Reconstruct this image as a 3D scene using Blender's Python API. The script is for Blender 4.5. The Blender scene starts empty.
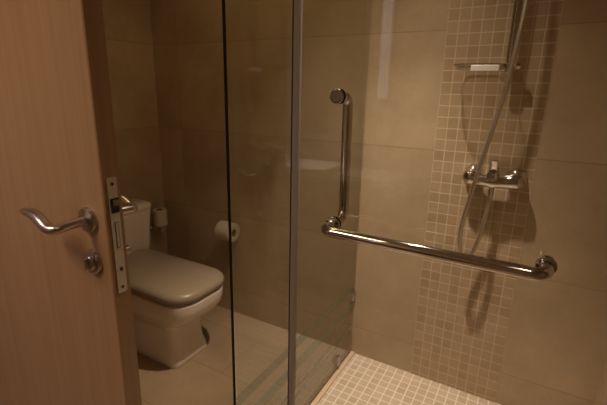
import bpy, bmesh, math, random
from mathutils import Vector, Matrix
random.seed(4)
PI = math.pi
S = bpy.context.scene
COL = S.collection
S.view_settings.view_transform = 'Standard'
S.view_settings.look = 'None'
S.view_settings.gamma = 1
S.view_settings.exposure = 0.0
S.view_settings.use_curve_mapping = False

# ------------------------------------------------------------------ materials
def new_mat(name):
    m = bpy.data.materials.new(name); m.use_nodes = True
    nt = m.node_tree
    b = nt.nodes['Principled BSDF']
    return m, nt, b

def plain(name, col, rough=.5, metal=0, spec=.5, coat=0, trans=0, emit=None, es=0):
    m, nt, b = new_mat(name)
    b.inputs['Base Color'].default_value = (*col, 1)
    b.inputs['Roughness'].default_value = rough
    b.inputs['Metallic'].default_value = metal
    b.inputs['Specular IOR Level'].default_value = spec
    b.inputs['Coat Weight'].default_value = coat
    b.inputs['Transmission Weight'].default_value = trans
    if emit:
        b.inputs['Emission Color'].default_value = (*emit, 1)
        b.inputs['Emission Strength'].default_value = es
    return m

def N(nt, kind, **kw):
    n = nt.nodes.new(kind)
    for k, v in kw.items(): setattr(n, k, v)
    return n

def math_node(nt, op, a, b=None):
    n = N(nt, 'ShaderNodeMath', operation=op)
    for i, v in enumerate((a, b)):
        if v is None: continue
        if isinstance(v, (int, float)): n.inputs[i].default_value = v
        else: nt.links.new(v, n.inputs[i])
    return n.outputs[0]

def ramp(nt, fac, stops):
    r = N(nt, 'ShaderNodeValToRGB')
    e = r.color_ramp.elements
    while len(e) < len(stops): e.new(.5)
    for el, (p, c) in zip(e, stops):
        el.position = p; el.color = (*c, 1)
    nt.links.new(fac, r.inputs[0])
    return r.outputs[0]

def tile_mat(name, axes, w, h, off, mortar, c1, c2, cm, rough, bump=.3, offset=0.0, cloud=.5, var=1.0, soft=.1, nscale=3.0):
    """axes: which object axes run along the tile width / height; off: joint position"""
    m, nt, b = new_mat(name)
    tc = N(nt, 'ShaderNodeTexCoord')
    sp = N(nt, 'ShaderNodeSeparateXYZ'); nt.links.new(tc.outputs['Object'], sp.inputs[0])
    cb = N(nt, 'ShaderNodeCombineXYZ')
    u = math_node(nt, 'SUBTRACT', sp.outputs[axes[0]], off[0])
    v = math_node(nt, 'SUBTRACT', sp.outputs[axes[1]], off[1])
    nt.links.new(u, cb.inputs[0]); nt.links.new(v, cb.inputs[1])
    br = N(nt, 'ShaderNodeTexBrick', offset=offset, squash=1.0)
    nt.links.new(cb.outputs[0], br.inputs['Vector'])
    br.inputs['Scale'].default_value = 1
    br.inputs['Brick Width'].default_value = w
    br.inputs['Row Height'].default_value = h
    br.inputs['Mortar Size'].default_value = mortar
    br.inputs['Mortar Smooth'].default_value = soft
    br.inputs['Bias'].default_value = 0
    br.inputs['Color1'].default_value = (0, 0, 0, 1)
    br.inputs['Color2'].default_value = (1, 1, 1, 1)
    no = N(nt, 'ShaderNodeTexNoise'); no.inputs['Scale'].default_value = nscale
    no.inputs['Detail'].default_value = 5; no.inputs['Roughness'].default_value = .6
    nt.links.new(tc.outputs['Object'], no.inputs['Vector'])
    nf = N(nt, 'ShaderNodeTexNoise'); nf.inputs['Scale'].default_value = 60
    nt.links.new(tc.outputs['Object'], nf.inputs['Vector'])
    sep = N(nt, 'ShaderNodeSeparateColor'); nt.links.new(br.outputs['Color'], sep.inputs[0])
    a = math_node(nt, 'MULTIPLY', sep.outputs[0], var * (1 - cloud))
    c = math_node(nt, 'MULTIPLY', no.outputs['Fac'], cloud)
    d = math_node(nt, 'MULTIPLY', nf.outputs['Fac'], .12)
    f = math_node(nt, 'ADD', math_node(nt, 'ADD', a, c), d)
    tilecol = ramp(nt, f, [(.28, c1), (.64, c2)])
    mx = N(nt, 'ShaderNodeMix', data_type='RGBA')
    nt.links.new(br.outputs['Fac'], mx.inputs['Factor'])
    nt.links.new(tilecol, mx.inputs['A'])
    mx.inputs['B'].default_value = (*cm, 1)
    nt.links.new(mx.outputs['Result'], b.inputs['Base Color'])
    rr = math_node(nt, 'ADD', math_node(nt, 'MULTIPLY', br.outputs['Fac'], .4), rough)
    nt.links.new(rr, b.inputs['Roughness'])
    bp = N(nt, 'ShaderNodeBump'); bp.inputs['Strength'].default_value = bump
    bp.inputs['Distance'].default_value = .002; bp.invert = True
    nt.links.new(br.outputs['Fac'], bp.inputs['Height'])
    nt.links.new(bp.outputs[0], b.inputs['Normal'])
    return m

def wood_mat(name, ca, cb_):
    m, nt, b = new_mat(name)
    tc = N(nt, 'ShaderNodeTexCoord')
    mp = N(nt, 'ShaderNodeMapping'); mp.inputs['Scale'].default_value = (60, 60, 1.6)
    nt.links.new(tc.outputs['Object'], mp.inputs[0])
    n1 = N(nt, 'ShaderNodeTexNoise'); n1.inputs['Scale'].default_value = 1.5; n1.inputs['Detail'].default_value = 6
    nt.links.new(mp.outputs[0], n1.inputs['Vector'])
    mp2 = N(nt, 'ShaderNodeMapping'); mp2.inputs['Scale'].default_value = (7, 7, .5)
    nt.links.new(tc.outputs['Object'], mp2.inputs[0])
    n2 = N(nt, 'ShaderNodeTexNoise'); n2.inputs['Scale'].default_value = 2; n2.inputs['Detail'].default_value = 3
    nt.links.new(mp2.outputs[0], n2.inputs['Vector'])
    f = math_node(nt, 'ADD', math_node(nt, 'MULTIPLY', n1.outputs['Fac'], .6), math_node(nt, 'MULTIPLY', n2.outputs['Fac'], .4))
    col = ramp(nt, f, [(.3, ca), (.7, cb_)])
    nt.links.new(col, b.inputs['Base Color'])
    b.inputs['Roughness'].default_value = .42
    return m

def glass_mat(name, tint, gloss=1.0):
    m = bpy.data.materials.new(name); m.use_nodes = True
    nt = m.node_tree; nt.nodes.clear()
    out = N(nt, 'ShaderNodeOutputMaterial')
    tr = N(nt, 'ShaderNodeBsdfTransparent'); tr.inputs[0].default_value = (*tint, 1)
    gl = N(nt, 'ShaderNodeBsdfGlossy'); gl.inputs['Roughness'].default_value = 0.0
    gl.inputs['Color'].default_value = (gloss, gloss, gloss, 1)
    lw = N(nt, 'ShaderNodeLayerWeight'); lw.inputs[0].default_value = .5
    p = math_node(nt, 'POWER', lw.outputs['Facing'], 5.0)
    f = math_node(nt, 'ADD', math_node(nt, 'MULTIPLY', p, .96), .04)
    mx = N(nt, 'ShaderNodeMixShader')
    nt.links.new(f, mx.inputs[0]); nt.links.new(tr.outputs[0], mx.inputs[1]); nt.links.new(gl.outputs[0], mx.inputs[2])
    nt.links.new(mx.outputs[0], out.inputs[0])
    return m

def frosted_mat(name, col, amount):
    m = bpy.data.materials.new(name); m.use_nodes = True
    nt = m.node_tree; nt.nodes.clear()
    out = N(nt, 'ShaderNodeOutputMaterial')
    tr = N(nt, 'ShaderNodeBsdfTransparent'); tr.inputs[0].default_value = (.9, .95, .9, 1)
    df = N(nt, 'ShaderNodeBsdfDiffuse'); df.inputs[0].default_value = (*col, 1)
    mx = N(nt, 'ShaderNodeMixShader'); mx.inputs[0].default_value = amount
    nt.links.new(tr.outputs[0], mx.inputs[1]); nt.links.new(df.outputs[0], mx.inputs[2])
    nt.links.new(mx.outputs[0], out.inputs[0])
    return m

T1, T2 = (.33, .245, .152), (.48, .370, .250)
M = {}
M['wall_x'] = tile_mat('beige stone wall tile', (0, 2), 1.5, .4605, (-.30, .157), .0016, T1, T2, (.26, .185, .115), .22, .25, 0, .8)
M['wall_y'] = tile_mat('beige stone wall tile side', (1, 2), .9, .4605, (.0, .157), .0016, T1, T2, (.26, .185, .115), .22, .25, 0, .8)
MW, MH = .372 / 9, .0443
M['mosaic'] = tile_mat('beige wall mosaic', (0, 2), MW, MH, (-.3625, 1.391 - MH * 40), .0021, (.35, .245, .145), (.44, .325, .21), (.60, .49, .38), .25, .6, 0, .65, .8, .3, 20)
M['floor'] = tile_mat('beige floor tile', (0, 1), .6, .31, (-1.14, .945), .0016, (.31, .22, .135), (.43, .31, .20), (.2, .13, .075), .25, .25, .5, .8)
M['shower_floor'] = tile_mat('pale floor mosaic', (0, 1), MW, MW, (-.676, .03), .0028, (.47, .375, .29), (.56, .46, .365), (.80, .71, .62), .35, .5, 0, .6, .8, .3, 20)
M['sill'] = plain('pale stone sill', (.62, .48, .35), .35)
M['paint'] = plain('warm white ceiling paint', (.7, .62, .52), .8)
M['wood'] = wood_mat('beech veneer', (.37, .225, .130), (.45, .290, .175))
M['wood_edge'] = wood_mat('beech edge band', (.27, .15, .07), (.36, .21, .10))
M['chrome'] = plain('chrome', (.62, .60, .585), .06, 1)
M['satin'] = plain('satin nickel', (.52, .47, .46), .28, 1)
M['plate'] = plain('brushed lock plate', (.60, .56, .49), .42, .6)
M['dark'] = plain('dark hole', (.01, .008, .006), .6)
M['ceramic'] = plain('cream ceramic', (.84, .77, .70), .15, 0, .5, .2)
M['seat'] = plain('cream plastic seat', (.355, .285, .21), .32, 0, .5)
M['paper'] = plain('toilet paper', (.58, .50, .40), .95, 0, .1)
M['glass'] = glass_mat('clear glass', (.975, .985, .97))
M['glass_edge'] = plain('dark green glass edge', (.012, .022, .012), .15)
M['acrylic'] = glass_mat('clear acrylic', (.93, .92, .90), 1.0)
M['acrylic_edge'] = glass_mat('shadow tinted acrylic rim', (.70, .68, .64))  # tinted dark so the clear dish throws an outlined shadow
M['bright'] = plain('dish glint metal', (.86, .83, .82), .35, .6)  # pale colour stands in for the highlight on the dish edge
M['frost'] = frosted_mat('frosted band', (.35, .40, .28), .38)
M['seal'] = frosted_mat('translucent plastic seal', (.52, .45, .46), .55)
M['rubber'] = plain('dark seal rubber', (.02, .016, .014), .4)
M['hose'] = plain('steel hose', (.80, .77, .74), .30, 1)
M['towel'] = plain('white towel', (.85, .84, .84), .95, 0, .1)
M['towel_beige'] = plain('beige towel', (.45, .40, .36), .95, 0, .1)
M['counter'] = plain('dark stone counter', (.06, .045, .035), .2)
M['cabinet'] = wood_mat('cabinet wood', (.2, .1, .05), (.3, .15, .08))
M['mirror'] = plain('mirror silver', (.8, .8, .8), .02, 1)
M['lamp_warm'] = plain('warm lamp glow', (1, .9, .75), .5, emit=(1, .74, .48), es=45)
M['lamp_cool'] = plain('cool lamp glow', (1, 1, 1), .5, emit=(.86, .80, 1.0), es=.40)
M['white_metal'] = plain('white metal', (.75, .72, .68), .4)

# ------------------------------------------------------------------ mesh helpers
def finish(name, bm, mats, parent=None, smooth=False, loc=None, angle=35):
    bmesh.ops.recalc_face_normals(bm, faces=bm.faces)
    me = bpy.data.meshes.new(name); bm.to_mesh(me); bm.free()
    if not isinstance(mats, (list, tuple)): mats = [mats]
    for m in mats: me.materials.append(m)
    o = bpy.data.objects.new(name, me); COL.objects.link(o)
    if loc: 
        me.transform(Matrix.Translation(-Vector(loc))); o.location = loc
    if smooth:
        me.polygons.foreach_set('use_smooth', [True] * len(me.polygons))
        me.set_sharp_from_angle(angle=math.radians(angle))
    if parent:
        o.parent = parent
        o.location = o.location - parent_world(parent)
    return o

def parent_world(p):
    v = Vector(p.location)
    while p.parent:
        p = p.parent; v += Vector(p.location)
    return v

def empty(name, loc, label=None, cat=None, group=None):
    o = bpy.data.objects.new(name, None); COL.objects.link(o)
    o.location = loc; o.empty_display_size = .05
    tag(o, label, cat, group); return o

def tag(o, label=None, cat=None, group=None, kind=None):
    if label: o['label'] = label
    if cat: o['category'] = cat
    if group: o['group'] = group
    if kind: o['kind'] = kind
    return o

def box(bm, x0, x1, y0, y1, z0, z1, bevel=0, seg=2, mi=0):
    r = bmesh.ops.create_cube(bm, size=1)
    vs = r['verts']
    for v in vs:
        v.co = Vector((x0 + (v.co.x + .5) * (x1 - x0), y0 + (v.co.y + .5) * (y1 - y0), z0 + (v.co.z + .5) * (z1 - z0)))
    fs = set(f for v in vs for f in v.link_faces)
    for f in fs: f.material_index = mi
    if bevel:
        es = list(set(e for v in vs for e in v.link_edges))
        bmesh.ops.bevel(bm, geom=es, offset=bevel, segments=seg, profile=.5, affect='EDGES')

def boxo(name, ext, mat, parent=None, bevel=0, seg=2, smooth=False, loc=None):
    bm = bmesh.new(); box(bm, *ext, bevel=bevel, seg=seg)
    return finish(name, bm, mat, parent, smooth or bevel > 0, loc)

def rings(bm, loops, cap=True, mi=0, closed=False):
    vs = [[bm.verts.new(p) for p in l] for l in loops]
    n = len(vs[0])
    m = len(vs)
    for i in range(m if closed else m - 1):
        a, b = vs[i], vs[(i + 1) % m]
        for j in range(n):
            f = bm.faces.new((a[j], a[(j + 1) % n], b[(j + 1) % n], b[j])); f.material_index = mi
    if cap and not closed:
        bm.faces.new(vs[0][::-1]).material_index = mi; bm.faces.new(vs[-1]).material_index = mi

def sweep(bm, pts, r, n=20, up=None, cap=True, mi=0):
    """r: radius or list of (a, b) / radii along pts; up: fixes the b axis of the section"""
    pts = [Vector(p) for p in pts]
    loops = []
    prev = None
    for i, p in enumerate(pts):
        t = (pts[min(i + 1, len(pts) - 1)] - pts[max(i - 1, 0)]).normalized()
        if up is not None:
            u = Vector(up); bb = (u - t * u.dot(t)).normalized()
        elif prev is None:
            u = Vector((0, 0, 1)) if abs(t.z) < .9 else Vector((0, 1, 0)); bb = (u - t * u.dot(t)).normalized()
        else:
            bb = (prev - t * prev.dot(t)).normalized()
        prev = bb
        aa = t.cross(bb)
        rr = r[i] if isinstance(r, list) else r
        ra, rb = rr if isinstance(rr, tuple) else (rr, rr)
        loops.append([p + aa * ra * math.cos(2 * PI * k / n) + bb * rb * math.sin(2 * PI * k / n) for k in range(n)])
    rings(bm, loops, cap, mi)

def fillet(pts, rad, seg=8):
    pts = [Vector(p) for p in pts]; out = [pts[0]]
    for i in range(1, len(pts) - 1):
        a, b, c = pts[i - 1], pts[i], pts[i + 1]
        u = (a - b).normalized(); v = (c - b).normalized()
        ang = u.angle(v); d = rad / math.tan(ang / 2)
        cen = b + (u + v).normalized() * (rad / math.sin(ang / 2))
        p0 = b + u * d - cen; p1 = b + v * d - cen
        tot = p0.angle(p1); ax = p0.cross(p1).normalized()
        for k in range(seg + 1):
            out.append(cen + Matrix.Rotation(tot * k / seg, 3, ax) @ p0)
    out.append(pts[-1]); return out

def smooth_path(pts, n=12):
    pts = [Vector(p) for p in pts]; out = []
    P = [pts[0] * 2 - pts[1]] + pts + [pts[-1] * 2 - pts[-2]]
    for i in range(1, len(P) - 2):
        for k in range(n):
            t = k / n
            p0, p1, p2, p3 = P[i - 1:i + 3]
            out.append(.5 * ((2 * p1) + (p2 - p0) * t + (2 * p0 - 5 * p1 + 4 * p2 - p3) * t * t + (3 * p1 - p0 - 3 * p2 + p3) * t ** 3))
    out.append(pts[-1]); return out

def lathe(bm, base, axis, prof, n=32, mi=0):
    """prof: list of (distance along the axis, radius)"""
    base = Vector(base); t = Vector(axis).normalized()
    u = Vector((0, 0, 1)) if abs(t.z) < .9 else Vector((1, 0, 0))
    b = (u - t * u.dot(t)).normalized(); a = t.cross(b)
    rings(bm, [[base + t * d + a * max(r, .0002) * math.cos(2 * PI * k / n) + b * max(r, .0002) * math.sin(2 * PI * k / n) for k in range(n)] for d, r in prof], True, mi)

def rrect(cx, cy, hx, hy, r, z, n=6, rf=None):
    """rounded rectangle loop; rf: radius on the +x corners"""
    out = []
    for sx, sy, a0 in ((1, 1, 0), (-1, 1, 90), (-1, -1, 180), (1, -1, 270)):
        q = rf if (rf and sx > 0) else r
        for k in range(n + 1):
            a = math.radians(a0 + 90 * k / n)
            out.append(Vector((cx + sx * (hx - q) + q * math.cos(a), cy + sy * (hy - q) + q * math.sin(a), z)))
    return out

def struct(name, ext, mat, bevel=0):
    o = boxo(name, ext, mat, None, bevel)
    o['kind'] = 'structure'; return o

# ------------------------------------------------------------------ room shell
YB = 1.724; XS = -.676; XR = .345; XL = -1.99; CH = 2.32; YF = -1.0
struct('floor', (XL, 1.1, YF, YB, -.05, 0), M['floor'])
struct('trim_1', (XS + .024, XR, .812, YB, 0, .003), M['shower_floor'])
struct('trim_2', (XS - .012, XS + .024, .813, YB, 0, .0122), M['sill'], .002)
struct('trim_3', (XS - .012, XR, .793, .813, 0, .012), M['sill'], .002)
struct('wall_back', (XL - .1, XR + .1, YB, YB + .1, -.05, CH), M['wall_x'])
struct('trim_4', (-.3625, .0095, YB - .0012, YB + .01, .003, CH), M['mosaic'])
struct('wall_left', (XL - .1, XL, YF - .1, YB, -.05, CH), M['wall_y'])
struct('wall_right', (XR, XR + .1, .79, YB, -.05, CH), M['wall_y'])
struct('wall_entry', (XR + .1, 1.1, .79, .89, -.05, CH), M['wall_x'])
struct('wall_side', (1.1, 1.2, YF - .1, .89, -.05, CH), M['wall_y'])
struct('wall_front', (XL, 1.1, YF - .1, YF, -.05, CH), M['wall_x'])
struct('wall_partition', (XL, -1.535, .455, .525, 0, CH), M['wall_x'])
struct('ceiling', (XL - .1, 1.2, YF - .1, YB + .1, CH, CH + .06), M['paint'])

# ------------------------------------------------------------------ wooden door
DX, DY, DT = -.709, .469, .04
HX = -1.520
d = empty('door_1', (HX, DY, 0), 'open light beech wooden door at the left with lever handle and lock plate', 'door')
d['kind'] = 'structure'
bm = bmesh.new()
box(bm, HX, DX - .002, DY, DY + DT, .008, 2.05, .0012, 1)
finish('door_leaf', bm, M['wood'], d, True)
bm = bmesh.new()
box(bm, DX - .002, DX, DY + .0012, DY + DT - .0012, .008, 2.05)
finish('edge_band', bm, M['wood_edge'], d)
for z in (.25, 1.05, 1.85):
    bm = bmesh.new(); lathe(bm, (HX - .006, DY - .004, z - .045), (0, 0, 1), [(0, .0055), (.002, .0065), (.088, .0065), (.09, .0055)], 16)
    finish('hinge', bm, M['satin'], d, True)
# lock plate with its latch, slot and screws
lp = finish('lock_plate', (lambda b: (rings(b, [[Vector((x, DY + .02 + (p.x), 1.008 + p.y)) for p in rrect(0, 0, .0105, .1225, .003, 0)] for x in (DX - .0005, DX + .0016)]), b)[1])(bmesh.new()), M['plate'], d, True)
def on_edge(name, y, z, hy, hz, x0, x1, mat, r=.0006):
    b = bmesh.new()
    rings(b, [[Vector((x, y + p.x, z + p.y)) for p in rrect(0, 0, hy, hz, r, 0)] for x in (x0, x1)])
    return finish(name, b, mat, lp, True)
on_edge('latch_opening', DY + .0215, 1.074, .0092, .0150, DX + .001, DX + .0022, M['dark'])
bm = bmesh.new()
vs = [(0, -.006, -.006), (0, .006, -.006), (0, .006, .006), (0, -.006, .006)]
loopa = [Vector((DX + .001, DY + .0215 + a, 1.080 + b)) for _, a, b in vs]
loopb = [Vector((DX + .0055 + (.003 if a > 0 else 0), DY + .0215 + a, 1.080 + b * .9)) for _, a, b in vs]
rings(bm, [loopa, loopb]); finish('latch_bolt', bm, M['satin'], lp)
on_edge('bolt_slot', DY + .021, 1.012, .0040, .0275, DX + .001, DX + .0021, M['dark'])
on_edge('dead_bolt', DY + .021, 1.012, .0028, .0262, DX + .001, DX + .0026, M['plate'])
on_edge('square_mark', DY + .0215, .938, .0028, .0040, DX + .001, DX + .0021, M['dark'])
for z in (1.118, .898):
    bm = bmesh.new(); lathe(bm, (DX + .001, DY + .020, z), (1, 0, 0), [(0, .0048), (.0012, .0044)], 20)
    s = finish('screw', bm, M['satin'], lp, True)
    bm = bmesh.new(); lathe(bm, (DX + .0018, DY + .020, z), (1, 0, 0), [(0, .003), (.0007, .003)], 12)
    bm2 = finish('screw_recess', bm, M['dark'], lp, True)

def lever(side, hx, hz):
    """side -1: the face towards the room, +1: the other face"""
    y0 = DY if side < 0 else DY + DT
    ax = (0, side, 0)
    bm = bmesh.new()
    lathe(bm, (hx, y0, hz), ax, [(0, .0262), (.0055, .0262), (.0085, .0248), (.0098, .021), (.0098, .0125), (.0104, .0115)], 40)
    rose = finish('handle_rose', bm, M['satin'], d, True)
    Y = y0 + side * .066
    bm = bmesh.new()
    # neck, elbow and wavy flattened grip
    P = [(hx, y0 + side * .008, hz), (hx, y0 + side * .028, hz), (hx, y0 + side * .050, hz - .001), (hx - .002, y0 + side * .063, hz - .003),
         (hx - .010, y0 + side * .070, hz - .004), (hx - .024, y0 + side * .072, hz - .001), (hx - .042, y0 + side * .071, hz + .008), (hx - .060, y0 + side * .069, hz + .0145),
         (hx - .078, y0 + side * .067, hz + .0175), (hx - .094, y0 + side * .066, hz + .0175), (hx - .110, y0 + side * .064, hz + .0175), (hx - .117, y0 + side * .063, hz + .018)]
    R = [(.0105, .0105), (.0095, .0095), (.0090, .0090), (.0095, .0090), (.0105, .0100), (.0110, .0100), (.0115, .0105), (.0120, .0105), (.0125, .0095), (.0125, .0075), (.0100, .0050), (.004, .0020)]
    Q = smooth_path(P, 5)
    RR = []
    for i in range(len(P) - 1):
        for k in range(5):
            t = k / 5; RR.append(tuple(R[i][j] * (1 - t) + R[i + 1][j] * t for j in (0, 1)))
    RR.append(R[-1])
    sweep(bm, Q, RR, 24, up=(0, 0, 1))
    finish('lever_handle', bm, M['satin'], d, True, angle=60)
    return rose
LX, LZ = DX - .0535, 1.041
lever(-1, LX, LZ); lever(1, LX, LZ)
for side in (-1, 1):
    y0 = DY if side < 0 else DY + DT
    bm = bmesh.new()
    lathe(bm, (LX, y0, LZ - .091), (0, side, 0), [(0, .0262), (.0055, .0262), (.0085, .0248), (.0098, .021), (.0098, .0165)], 40)
    r = finish('thumb_turn_rose', bm, M['satin'], d, True)
    bm = bmesh.new()
    c = Vector((LX, y0 + side * .0095, LZ - .091))
    lathe(bm, c, (0, side, 0), [(0, .0165), (.004, .0160), (.006, .0140), (.0065, .0100)], 32)
    if side < 0:
        box(bm, LX - .0030, LX + .0030, y0 - .0215, y0 - .010, LZ - .091 - .0125, LZ - .091 + .0125, .0025, 3)
    else:
        box(bm, LX - .010, LX + .010, y0 + .010, y0 + .044, LZ - .091 - .008, LZ - .091 + .008, .0028, 3)
    finish('thumb_turn', bm, M['satin'], r, True)

# ------------------------------------------------------------------ toilet
TY = 1.272
toilet = empty('toilet', (-1.6, TY, 0), 'cream ceramic toilet with closed lid behind the wooden door', 'toilet')
def tl(z, xf, hw, r, xr=-1.93, rf=None):
    xf -= .034 if z > .2 else 0
    return rrect((xf + xr) / 2, TY, (xf - xr) / 2, hw, r, z, 8, rf)
bm = bmesh.new()
prof = [(0.0, -1.338, .118, .035), (.004, -1.335, .121, .038), (.03, -1.338, .118, .04), (.075, -1.352, .110, .04), (.14, -1.358, .106, .04),
        (.185, -1.350, .108, .045), (.212, -1.310, .118, .06), (.235, -1.262, .136, .08), (.265, -1.220, .154, .095), (.298, -1.196, .165, .10),
        (.335, -1.186, .170, .105), (.366, -1.184, .172, .11), (.372, -1.194, .163, .105)]
rings(bm, [tl(z, xf, hw, r, -1.93, None) if z < .22 else tl(z, xf, hw, .03, -1.93, r) for z, xf, hw, r in prof])
finish('bowl', bm, M['ceramic'], toilet, True, angle=60)
bm = bmesh.new()
rings(bm, [tl(z, xf, hw, .02, -1.81, rf) for z, xf, hw, rf in ((.3725, -1.198, .160, .10), (.375, -1.185, .171, .11), (.382, -1.184, .172, .11), (.384, -1.190, .166, .105))])
finish('seat', bm, M['seat'], toilet, True, angle=60)
bm = bmesh.new()
rings(bm, [tl(z, xf, hw, .03, -1.825, rf) for z, xf, hw, rf in ((.3845, -1.186, .171, .108), (.3865, -1.182, .174, .112), (.402, -1.174, .179, .118), (.415, -1.177, .177, .118),
      (.425, -1.188, .168, .11), (.432, -1.206, .154, .10), (.437, -1.245, .125, .08), (.440, -1.33, .08, .04))])
lid = finish('lid', bm, M['seat'], toilet, True, angle=60)
for s in (-1, 1):
    bm = bmesh.new(); lathe(bm, (-1.838, TY + s * .085 - .018, .386), (0, 1, 0), [(0, .010), (.002, .012), (.034, .012), (.036, .010)], 20)
    finish('hinge', bm, M['seat'], toilet, True)
# tank
bm = bmesh.new()
def tk(z, xf, hw, r=.03): return rrect((xf - 1.985) / 2, TY + .038, (xf + 1.985) / 2, hw + .022, .008, z, 8, r)
rings(bm, [tk(.378, -1.852, .150), (tk(.395, -1.850, .155)), tk(.45, -1.846, .160), tk(.55, -1.842, .168), tk(.630, -1.838, .176), tk(.645, -1.838, .177), tk(.647, -1.841, .174)])
finish('tank', bm, M['ceramic'], toilet, True, angle=60)
bm = bmesh.new()
rings(bm, [tk(z, xf, hw, .035) for z, xf, hw in ((.6475, -1.842, .174), (.649, -1.834, .181), (.669, -1.832, .183), (.677, -1.838, .178), (.681, -1.855, .165))])
tlid = finish('tank_lid', bm, M['ceramic'], toilet, True, angle=60)
bm = bmesh.new(); lathe(bm, (-1.915, TY + .038, .6805), (0, 0, 1), [(0, .026), (.004, .026), (.006, .022), (.006, .018), (.008, .017)], 32)
finish('flush_button', bm, M['chrome'], tlid, True)

# ------------------------------------------------------------------ paper rolls and holders
def roll(name, loc, axis, length, R, label):
    o = empty(name, loc, label, 'toilet paper')
    bm = bmesh.new()
    base = Vector(loc) - Vector(axis) * length / 2
    n = 48
    t = Vector(axis); u = Vector((0, 0, 1)) if abs(t.z) < .5 else Vector((1, 0, 0))
    b = (u - t * u.dot(t)).normalized(); a = t.cross(b)
    ring = lambda dd, r: [base + t * dd + a * r * math.cos(2 * PI * k / n) + b * r * math.sin(2 * PI * k / n) for k in range(n)]
    rings(bm, [ring(0, .021), ring(0, R - .003), ring(.003, R), ring(length - .003, R), ring(length, R - .003), ring(length, .021)], closed=True)
    finish('paper', bm, M['paper'], o, True)
    bm = bmesh.new()
    rings(bm, [ring(.001, .0205), ring(.001, .0195), ring(length - .001, .0195), ring(length - .001, .0205)], closed=True)
    finish('cardboard_core', bm, M['cabinet'], o, True)
    return o
r1 = (-1.915, 1.622, .546)
roll('toilet_paper_roll', r1, (0, 0, 1), .098, .041, 'upright spare toilet paper roll on the wall beside the toilet tank')
h = empty('paper_roll_holder', (XL, 1.622, .47), 'small chrome upright holder under the spare toilet paper roll', 'paper holder')
bm = bmesh.new(); sweep(bm, fillet([(XL + .006, 1.600, .468), (-1.915, 1.622, .468), (-1.915, 1.622, .608)], .012), .006, 14); finish('rod', bm, M['chrome'], h, True)
bm = bmesh.new(); lathe(bm, (XL, 1.600, .468), (1, 0, 0), [(0, .022), (.006, .022), (.009, .018)], 28); finish('wall_mount', bm, M['chrome'], h, True)
bm = bmesh.new(); lathe(bm, (-1.915, 1.622, .488), (0, 0, 1), [(0, .016), (.003, .022), (.0075, .022)], 24); finish('roll_stop', bm, M['chrome'], h, True)
bm = bmesh.new(); lathe(bm, (-1.915, 1.622, .455), (0, 0, 1), [(0, .006), (.003, .010), (.010, .010), (.013, .007)], 20); finish('knob', bm, M['chrome'], h, True)
r2 = (-1.418, 1.652, .543)
roll('toilet_paper_roll', r2, (1, 0, 0), .096, .053, 'sideways toilet paper roll on the back wall, seen through the dark glass edge')
h = empty('paper_roll_holder', (-1.47, YB, .55), 'chrome arm holding the sideways toilet paper roll on the back wall', 'paper holder')
bm = bmesh.new(); sweep(bm, fillet([(-1.478, YB - .004, .543), (-1.478, 1.652, .543), (-1.362, 1.652, .543)], .012), .006, 14); finish('rod', bm, M['chrome'], h, True)
bm = bmesh.new(); lathe(bm, (-1.462, YB, .543), (0, -1, 0), [(0, .022), (.006, .022), (.009, .018)], 28); finish('wall_mount', bm, M['chrome'], h, True)

# ------------------------------------------------------------------ glass enclosure
GY = .803; GH = 2.0
def pane(name, ext, parent, thin):
    bm = bmesh.new(); box(bm, *ext)
    for f in bm.faces:
        n = f.normal
        f.material_index = 0 if abs(n[thin]) > .5 else 1
    bm.normal_update()
    for f in bm.faces: f.material_index = 0 if abs(f.normal[thin]) > .5 else 1
    return finish(name, bm, [M['glass'], M['glass_edge']], parent)

side = empty('glass_side_panel', (XS, 1.26, .012), 'fixed clear glass side panel with frosted bands between toilet and shower', 'glass panel')
pane('glass_pane', (XS - .0055, XS + .0045, GY - .004, YB - .004, .0125, GH), side, 0)
for p in side.children[0].data.polygons:
    if p.normal.y > .5: p.material_index = 0      # edge bedded in clear silicone
for z0, z1 in ((.350, .392), (.250, .296), (.165, .182), (.118, .135)):
    o = boxo('frosted_band', (XS - .0066, XS - .0057, GY + .008, YB - .006, z0, z1), M['frost'], side)
for y, z in ((1.560, .056), (1.040, .056)):
    bm = bmesh.new(); box(bm, XS - .010, XS + .010, y - .012, y + .012, z - .024, z + .024, .002, 2)
    b = finish('bracket', bm, M['satin'], side, True)
    bm = bmesh.new(); lathe(bm, (XS + .010, y, z), (1, 0, 0), [(0, .006), (.002, .005)], 16); finish('screw', bm, M['satin'], b, True)
for z in (.332, 1.80):
    bm = bmesh.new(); box(bm, XS - .010, XS + .010, YB - .026, YB - .001, z - .024, z + .024, .002, 2)
    b = finish('bracket', bm, M['satin'], side, True)
    bm = bmesh.new(); lathe(bm, (XS + .010, YB - .013, z), (1, 0, 0), [(0, .006), (.002, .005)], 16); finish('screw', bm, M['satin'], b, True)

XSL = -.484      # where the door closes on the narrow fixed pane
front = empty('glass_front_panel', (-.58, GY, .012), 'narrow fixed front glass pane left of the shower door seal', 'glass panel')
fp = pane('glass_pane', (XS + .0050, XSL - .004, GY - .004, GY + .004, .0125, GH), front, 1)
for p in fp.data.polygons:
    if p.normal.x < -.5: p.material_index = 0      # bonded against the side panel: clear joint

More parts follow.
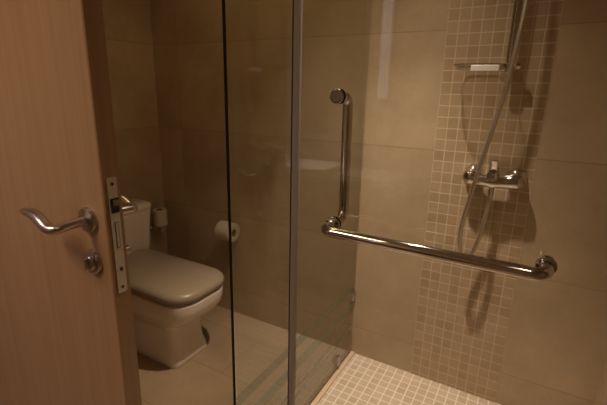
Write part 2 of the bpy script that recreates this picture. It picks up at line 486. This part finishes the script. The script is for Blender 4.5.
door = empty('shower_door', (-.07, GY, .012), 'clear glass shower door with chrome towel bar and upright inner pull', 'shower door')
pane('glass_pane', (XSL + .006, XR - .012, GY - .004, GY + .004, .016, GH), door, 1)
bm = bmesh.new(); box(bm, XSL - .001, XSL + .014, GY - .0062, GY + .0062, .016, GH, .0015, 2)
sl = finish('edge_seal', bm, M['seal'], door, True)
sl['label'] = 'translucent mauve plastic strip'
bm = bmesh.new(); box(bm, XSL - .0040, XSL - .0012, GY - .0062, GY + .0062, .016, GH)
finish('seal_lip', bm, M['rubber'], door)
for z in (.30, 1.75):
    bm = bmesh.new(); box(bm, XR - .070, XR - .001, GY - .010, GY + .010, z - .045, z + .045, .003, 2)
    finish('hinge', bm, M['chrome'], door, True)
# towel bar on the near face
BZ = 1.0105; BX0, BX1 = -.374, .047; BO = .052
bm = bmesh.new()
yb = GY - .004 - BO
sweep(bm, fillet([(BX0, GY - .004, BZ), (BX0, yb, BZ), (BX1, yb, BZ), (BX1, GY - .004, BZ)], .024, 10), .0115, 28)
bar = finish('towel_bar', bm, M['chrome'], door, True, angle=60)
for x in (BX0, BX1):
    bm = bmesh.new(); lathe(bm, (x, GY - .0041, BZ), (0, -1, 0), [(0, .0175), (.004, .0175), (.006, .0165), (.007, .0118)], 32)
    finish('bar_flange', bm, M['chrome'], bar, True)
bm = bmesh.new(); lathe(bm, (BX1, GY + .0041, BZ), (0, 1, 0), [(0, .015), (.004, .015), (.006, .013)], 32)
finish('back_cap', bm, M['chrome'], bar, True)
# upright pull on the far face, bolted through caps
TZ = 1.292
bm = bmesh.new()
yp = GY + .004 + .050
sweep(bm, fillet([(BX0 - .003, GY + .004, TZ), (BX0 - .003, yp, TZ), (BX0, yp, BZ), (BX0, GY + .004, BZ)], .024, 10), .0118, 28)
pull = finish('upright_pull', bm, M['chrome'], door, True, angle=60)
for x, z in ((BX0 - .003, TZ), (BX0, BZ)):
    bm = bmesh.new(); lathe(bm, (x, GY + .0041, z), (0, 1, 0), [(0, .0165), (.004, .0165), (.006, .0155), (.007, .012)], 32)
    finish('pull_flange', bm, M['chrome'], pull, True)
bm = bmesh.new(); lathe(bm, (BX0 - .003, GY - .0041, TZ), (0, -1, 0), [(0, .0155), (.003, .0155), (.0045, .0145), (.005, .0125), (.0035, .0115), (.0035, .001)], 36)
finish('front_cap', bm, M['chrome'], pull, True)

# ------------------------------------------------------------------ shower mixer
MX, MZ = -.1240, .992
mix = empty('shower_mixer', (MX, YB, MZ), 'chrome single lever shower mixer on the mosaic strip', 'shower mixer')
YW = YB - .0012
for s in (-1, 1):
    bm = bmesh.new(); lathe(bm, (MX + s * .076, YW, MZ + .010), (0, -1, 0), [(0, .037), (.006, .0365), (.018, .033), (.030, .028), (.038, .022), (.046, .019)], 36)
    finish('wall_flange', bm, M['chrome'], mix, True, angle=60)
bm = bmesh.new()
Pm = [(MX - .105, YW - .044, MZ + .004), (MX - .102, YW - .046, MZ + .004), (MX - .092, YW - .048, MZ + .004), (MX - .076, YW - .050, MZ + .003), (MX - .055, YW - .053, MZ + .000), (MX - .03, YW - .057, MZ - .003), (MX, YW - .06, MZ - .004),
      (MX + .03, YW - .057, MZ - .003), (MX + .055, YW - .053, MZ + .000), (MX + .076, YW - .050, MZ + .003), (MX + .092, YW - .048, MZ + .004), (MX + .102, YW - .046, MZ + .004), (MX + .105, YW - .044, MZ + .004)]
sweep(bm, Pm, [.010, .021, .0300, .0320, .0275, .0235, .0265, .0235, .0275, .0320, .0300, .021, .010], 28, up=(0, 0, 1))
body = finish('body', bm, M['chrome'], mix, True, angle=60)
bm = bmesh.new(); lathe(bm, (MX, YW - .060, MZ + .004), (0, -.35, 1), [(0, .024), (.018, .0235), (.024, .021), (.032, .020), (.036, .016)], 32)
finish('cartridge_cap', bm, M['chrome'], mix, True)
bm = bmesh.new()
Pl = smooth_path([(MX, YW - .066, MZ + .030), (MX, YW - .076, MZ + .044), (MX, YW - .086, MZ + .056), (MX + .001, YW - .096, MZ + .070), (MX + .001, YW - .102, MZ + .080)], 6)
sweep(bm, Pl, [(.0180 - .0030 * i / (len(Pl) - 1), .0085 - .0035 * i / (len(Pl) - 1)) for i in range(len(Pl))], 20, up=(0, -1, .3))
finish('lever', bm, M['chrome'], mix, True, angle=60)
bm = bmesh.new(); lathe(bm, (MX, YW - .052, MZ - .022), (0, 0, -1), [(0, .011), (.012, .010), (.014, .009), (.024, .009)], 28)
finish('outlet', bm, M['chrome'], mix, True)

# ------------------------------------------------------------------ rail, soap dish, hand shower, hose
RX, RY = -.1245, YW - .055
rail = empty('shower_rail', (RX, YB, 1.39), 'chrome riser rail above the mixer on the mosaic wall', 'shower rail')
bm = bmesh.new(); lathe(bm, (RX, RY, 1.375), (0, 0, 1), [(0, .012), (.003, .0145), (.84, .0145), (.843, .012)], 28)
finish('rail_tube', bm, M['chrome'], rail, True)
for z in (1.395, 2.18):
    bm = bmesh.new(); sweep(bm, [(RX, YW, z), (RX, YW - .008, z), (RX, YW - .009, z), (RX, RY + .004, z)], [.021, .020, .011, .011], 28)
    b = finish('rail_mount', bm, M['chrome'], rail, True)
    bm = bmesh.new(); lathe(bm, (RX, RY, z - .016), (0, 0, 1), [(0, .0160), (.002, .0185), (.030, .0185), (.032, .0160)], 28); finish('mount_collar', bm, M['chrome'], b, True)
bm = bmesh.new(); lathe(bm, (RX + .012, RY - .002, 1.400), (1, 0, 0), [(0, .008), (.006, .009), (.007, .013), (.024, .0135), (.026, .011)], 8)
finish('clamp_knob', bm, M['chrome'], rail, True)

dish = empty('soap_dish', (RX - .09, RY, 1.385), 'clear acrylic soap dish clipped to the rail foot', 'soap dish')
bm = bmesh.new()
dc = (RX - .094, RY - .030)
outer = [(.0, .050, .038, .02), (.004, .072, .058, .034), (.014, .080, .064, .042), (.022, .084, .067, .045)]
lo = [rrect(dc[0], dc[1], hx, hy, r, 1.383 + z, 6) for z, hx, hy, r in outer]
li = [rrect(dc[0], dc[1], hx - .003, hy - .003, r - .002, 1.383 + max(z, .003), 6) for z, hx, hy, r in reversed(outer)]
rings(bm, lo + li)
finish('dish_tray', bm, M['acrylic'], dish, True)
bm = bmesh.new(); box(bm, dc[0] - .018, dc[0] + .072, dc[1] - .0705, dc[1] - .0675, 1.381, 1.400, .001, 1)  # strip added as the highlight along the clear front edge
finish('dish_front_glint', bm, M['bright'], dish, True)
bm = bmesh.new(); rp = rrect(dc[0], dc[1], .082, .065, .043, 1.404, 8); rp.append(rp[0]); sweep(bm, rp, .0026, 10, up=(0, 0, 1))
finish('dish_rim', bm, M['acrylic_edge'], dish, True)
bm = bmesh.new(); sweep(bm, [(RX - .012, RY - .010, 1.392), (RX - .024, RY - .014, 1.393)], [.0105, .0105], 20)
finish('dish_clip', bm, M['chrome'], dish, True)

hs = empty('hand_shower', (RX, RY - .05, 1.90), 'chrome hand shower hanging high on the rail above the picture edge', 'hand shower')
bm = bmesh.new()
sweep(bm, smooth_path([(RX + .016, RY - .046, 1.918), (RX + .018, RY - .060, 1.99), (RX + .021, RY - .085, 2.06), (RX + .024, RY - .115, 2.11)], 6), [.0105 + .0002 * i for i in range(19)], 24)
finish('shower_handle', bm, M['chrome'], hs, True)
bm = bmesh.new(); lathe(bm, (RX + .026, RY - .112, 2.135), (.02, -.62, -.78), [(0, .012), (.012, .045), (.026, .052), (.034, .050), (.035, .044)], 36)
finish('shower_head', bm, M['chrome'], hs, True)
bm = bmesh.new(); lathe(bm, (RX + .0, RY, 1.98), (0, 0, 1), [(0, .018), (.002, .0205), (.040, .0205), (.042, .018)], 28)
box(bm, RX - .004, RX + .034, RY - .075, RY - .015, 1.992, 2.012, .004, 2)
finish('slider_bracket', bm, M['chrome'], hs, True)

hose_pts = [(RX + .016, RY - .045, 1.922), (RX + .020, RY - .047, 1.80), (-.1005, 1.6205, 1.70), (-.097, 1.618, 1.604), (-.104, 1.610, 1.485), (-.116, 1.608, 1.36), (-.132, 1.608, 1.25), (-.164, 1.608, 1.073), (-.190, 1.612, .920), (-.205, 1.620, .815),
            (-.207, 1.625, .748), (-.196, 1.628, .700), (-.176, 1.630, .682), (-.156, 1.634, .705), (-.140, 1.642, .77), (-.130, 1.655, .85), (MX - .001, YW - .052, .91), (MX, YW - .052, .955)]
bm = bmesh.new()
hp = smooth_path(hose_pts, 14)
sweep(bm, hp, [.0086 if i % 2 else .0078 for i in range(len(hp))], 14)
hose = finish('shower_hose', bm, M['hose'], None, True, angle=80)
tag(hose, 'flexible metal shower hose looping down past the mixer', 'shower hose')
bm = bmesh.new(); lathe(bm, (MX, YW - .052, .954), (0, 0, -1), [(0, .0105), (.022, .0105), (.030, .0082)], 8); finish('hose_nut', bm, M['chrome'], hose, True)
bm = bmesh.new(); lathe(bm, (RX + .016, RY - .046, 1.918), (0, .1, -1), [(0, .0105), (.022, .0100), (.034, .0082)], 20); finish('hose_cone', bm, M['chrome'], hose, True)

# ------------------------------------------------------------------ the wash area behind the camera (seen mirrored in the glass)
cab = empty('vanity_cabinet', (-1.2, YF + .25, 0), 'dark wood vanity cabinet under the stone counter', 'cabinet')
boxo('cabinet_body', (-1.97, -.42, YF + .001, YF + .44, .12, .758), M['cabinet'], cab, .002)
boxo('plinth', (-1.95, -.44, YF + .001, YF + .38, .0, .1195), M['dark'], cab)
for i in range(3):
    x0 = -1.96 + i * .513
    dd = boxo('cabinet_door', (x0, x0 + .505, YF + .441, YF + .458, .13, .75), M['cabinet'], cab, .002)
    bm = bmesh.new(); sweep(bm, fillet([(x0 + .45, YF + .458, .60), (x0 + .45, YF + .488, .60), (x0 + .45, YF + .488, .72), (x0 + .45, YF + .458, .72)], .008), .005, 12)
    finish('cabinet_handle', bm, M['chrome'], dd, True)
ct = boxo('counter_top', (-1.985, -.40, YF + .001, YF + .48, .759, .789), M['counter'], None, .003)
tag(ct, 'dark polished stone counter on the vanity cabinet', 'counter')
def towel(x0, x1, y0, y1, z0, n, label, mat=None):
    t = empty('folded_towel', ((x0 + x1) / 2, (y0 + y1) / 2, z0), label, 'towel', 'towels on the counter')
    th = .017
    for k in range(n):
        bm = bmesh.new(); j = .006 * math.sin(k * 2.1 + x0 * 9)
        box(bm, x0 + j, x1 + j * .5, y0, y1 - abs(j), z0 + .0005 + k * th, z0 + (k + 1) * th, .007, 3)
        finish('fold', bm, mat or M['towel'], t, True)
towel(-1.90, -1.55, YF + .1, YF + .42, .789, 4, 'white folded towel at the door end of the counter')
towel(-1.52, -1.10, YF + .1, YF + .42, .789, 3, 'white folded towel in the middle of the counter')
towel(-1.04, -.66, YF + .1, YF + .42, .789, 2, 'flat beige towel at the open end of the counter', M['towel_beige'])
mi = empty('wall_mirror', (-1.45, YF, 1.45), 'frameless mirror above the vanity counter', 'mirror')
boxo('mirror_glass', (-1.90, -1.05, YF + .004, YF + .010, 1.02, 1.95), M['mirror'], mi)
boxo('mirror_backing', (-1.89, -1.06, YF + .0005, YF + .0038, 1.03, 1.94), M['dark'], mi)
la = empty('mirror_lamp', (-.90, YF, 1.28), 'upright cool white lamp beside the mirror', 'lamp')
boxo('lamp_base', (-.935, -.860, YF + .001, YF + .020, 1.26, 2.12), M['white_metal'], la, .003)
boxo('lamp_diffuser', (-.930, -.865, YF + .020, YF + .040, 1.27, 2.11), M['lamp_cool'], la, .006, 3)

# ------------------------------------------------------------------ ceiling lamps
def downlight(x, y, label, power, col, spot, blend=.8, soft=.03, core=None):
    o = empty('ceiling_light', (x, y, CH), label, 'ceiling light')
    bm = bmesh.new(); lathe(bm, (x, y, CH), (0, 0, -1), [(0, .050), (.004, .050), (.007, .044), (.005, .038), (.002, .036)], 36)
    finish('trim_ring', bm, M['white_metal'], o, True)
    bm = bmesh.new(); lathe(bm, (x, y, CH - .0021), (0, 0, -1), [(0, .033), (.0015, .033)], 32)
    finish('bulb_lens', bm, M['lamp_warm'], o, True)
    # the beam: a wide spill and, for a focused lamp, a bright narrow core
    for pw, sz, bl in [(power, spot, blend)] + ([core] if core else []):
        L = bpy.data.lights.new('downlight', 'SPOT')
        L.energy = pw; L.color = col
        L.spot_size = math.radians(sz); L.spot_blend = bl; L.shadow_soft_size = soft
        lo_ = bpy.data.objects.new('lamp_light', L); COL.objects.link(lo_)
        lo_.parent = o; lo_.location = (0, 0, -.045)
W = (1.0, .80, .60)
downlight(-.46, 1.20, 'round recessed ceiling light inside the shower', 28, (1, .80, .62), 98, .85, .025, (140, 68, 1.0))
downlight(-1.00, -.35, 'round recessed ceiling light over the middle of the bathroom', 54, (1, .75, .42), 155, 1.0, .25)
downlight(-1.45, -.60, 'added cool ceiling light over the vanity that tints the door', 25, (.86, .72, 1.0), 140, .9, .25)  # extra cool lamp, added to give the door top its lavender cast
downlight(-1.00, 1.15, 'added warm fill light on the ceiling over the toilet', 6.2, (1, .66, .22), 165, .6, .2)  # weak lamp added only to brighten the walls around the toilet
downlight(.15, -.25, 'round recessed ceiling light nearest the shower door hinges', 2.5, (1, .80, .62), 120, .9, .1)

w = bpy.data.worlds.new('World'); S.world = w; w.use_nodes = True
w.node_tree.nodes['Background'].inputs[0].default_value = (.5, .4, .3, 1)
w.node_tree.nodes['Background'].inputs[1].default_value = .0

# ------------------------------------------------------------------ camera
cam = bpy.data.cameras.new('camera'); co = bpy.data.objects.new('camera', cam); COL.objects.link(co)
cam.sensor_fit = 'HORIZONTAL'; cam.sensor_width = 36; cam.lens = 407 * 36 / 607
cam.clip_start = .02
Rw = ((0.8671824511430262, 0.14850499475824325, -0.47533237104307047), (0.4975474222959705, -0.21811297170926325, 0.8395673255545318), (0.02100378528285379, -0.9645584472202856, -0.263032018772969))
# columns in world: camera right, down, forward
m = Matrix(((Rw[0][0], -Rw[0][1], -Rw[0][2], 0), (Rw[1][0], -Rw[1][1], -Rw[1][2], 0), (Rw[2][0], -Rw[2][1], -Rw[2][2], 1.3), (0, 0, 0, 1)))
co.matrix_world = m
cam.dof.use_dof = True; cam.dof.focus_distance = .95; cam.dof.aperture_fstop = 5.0
S.camera = co
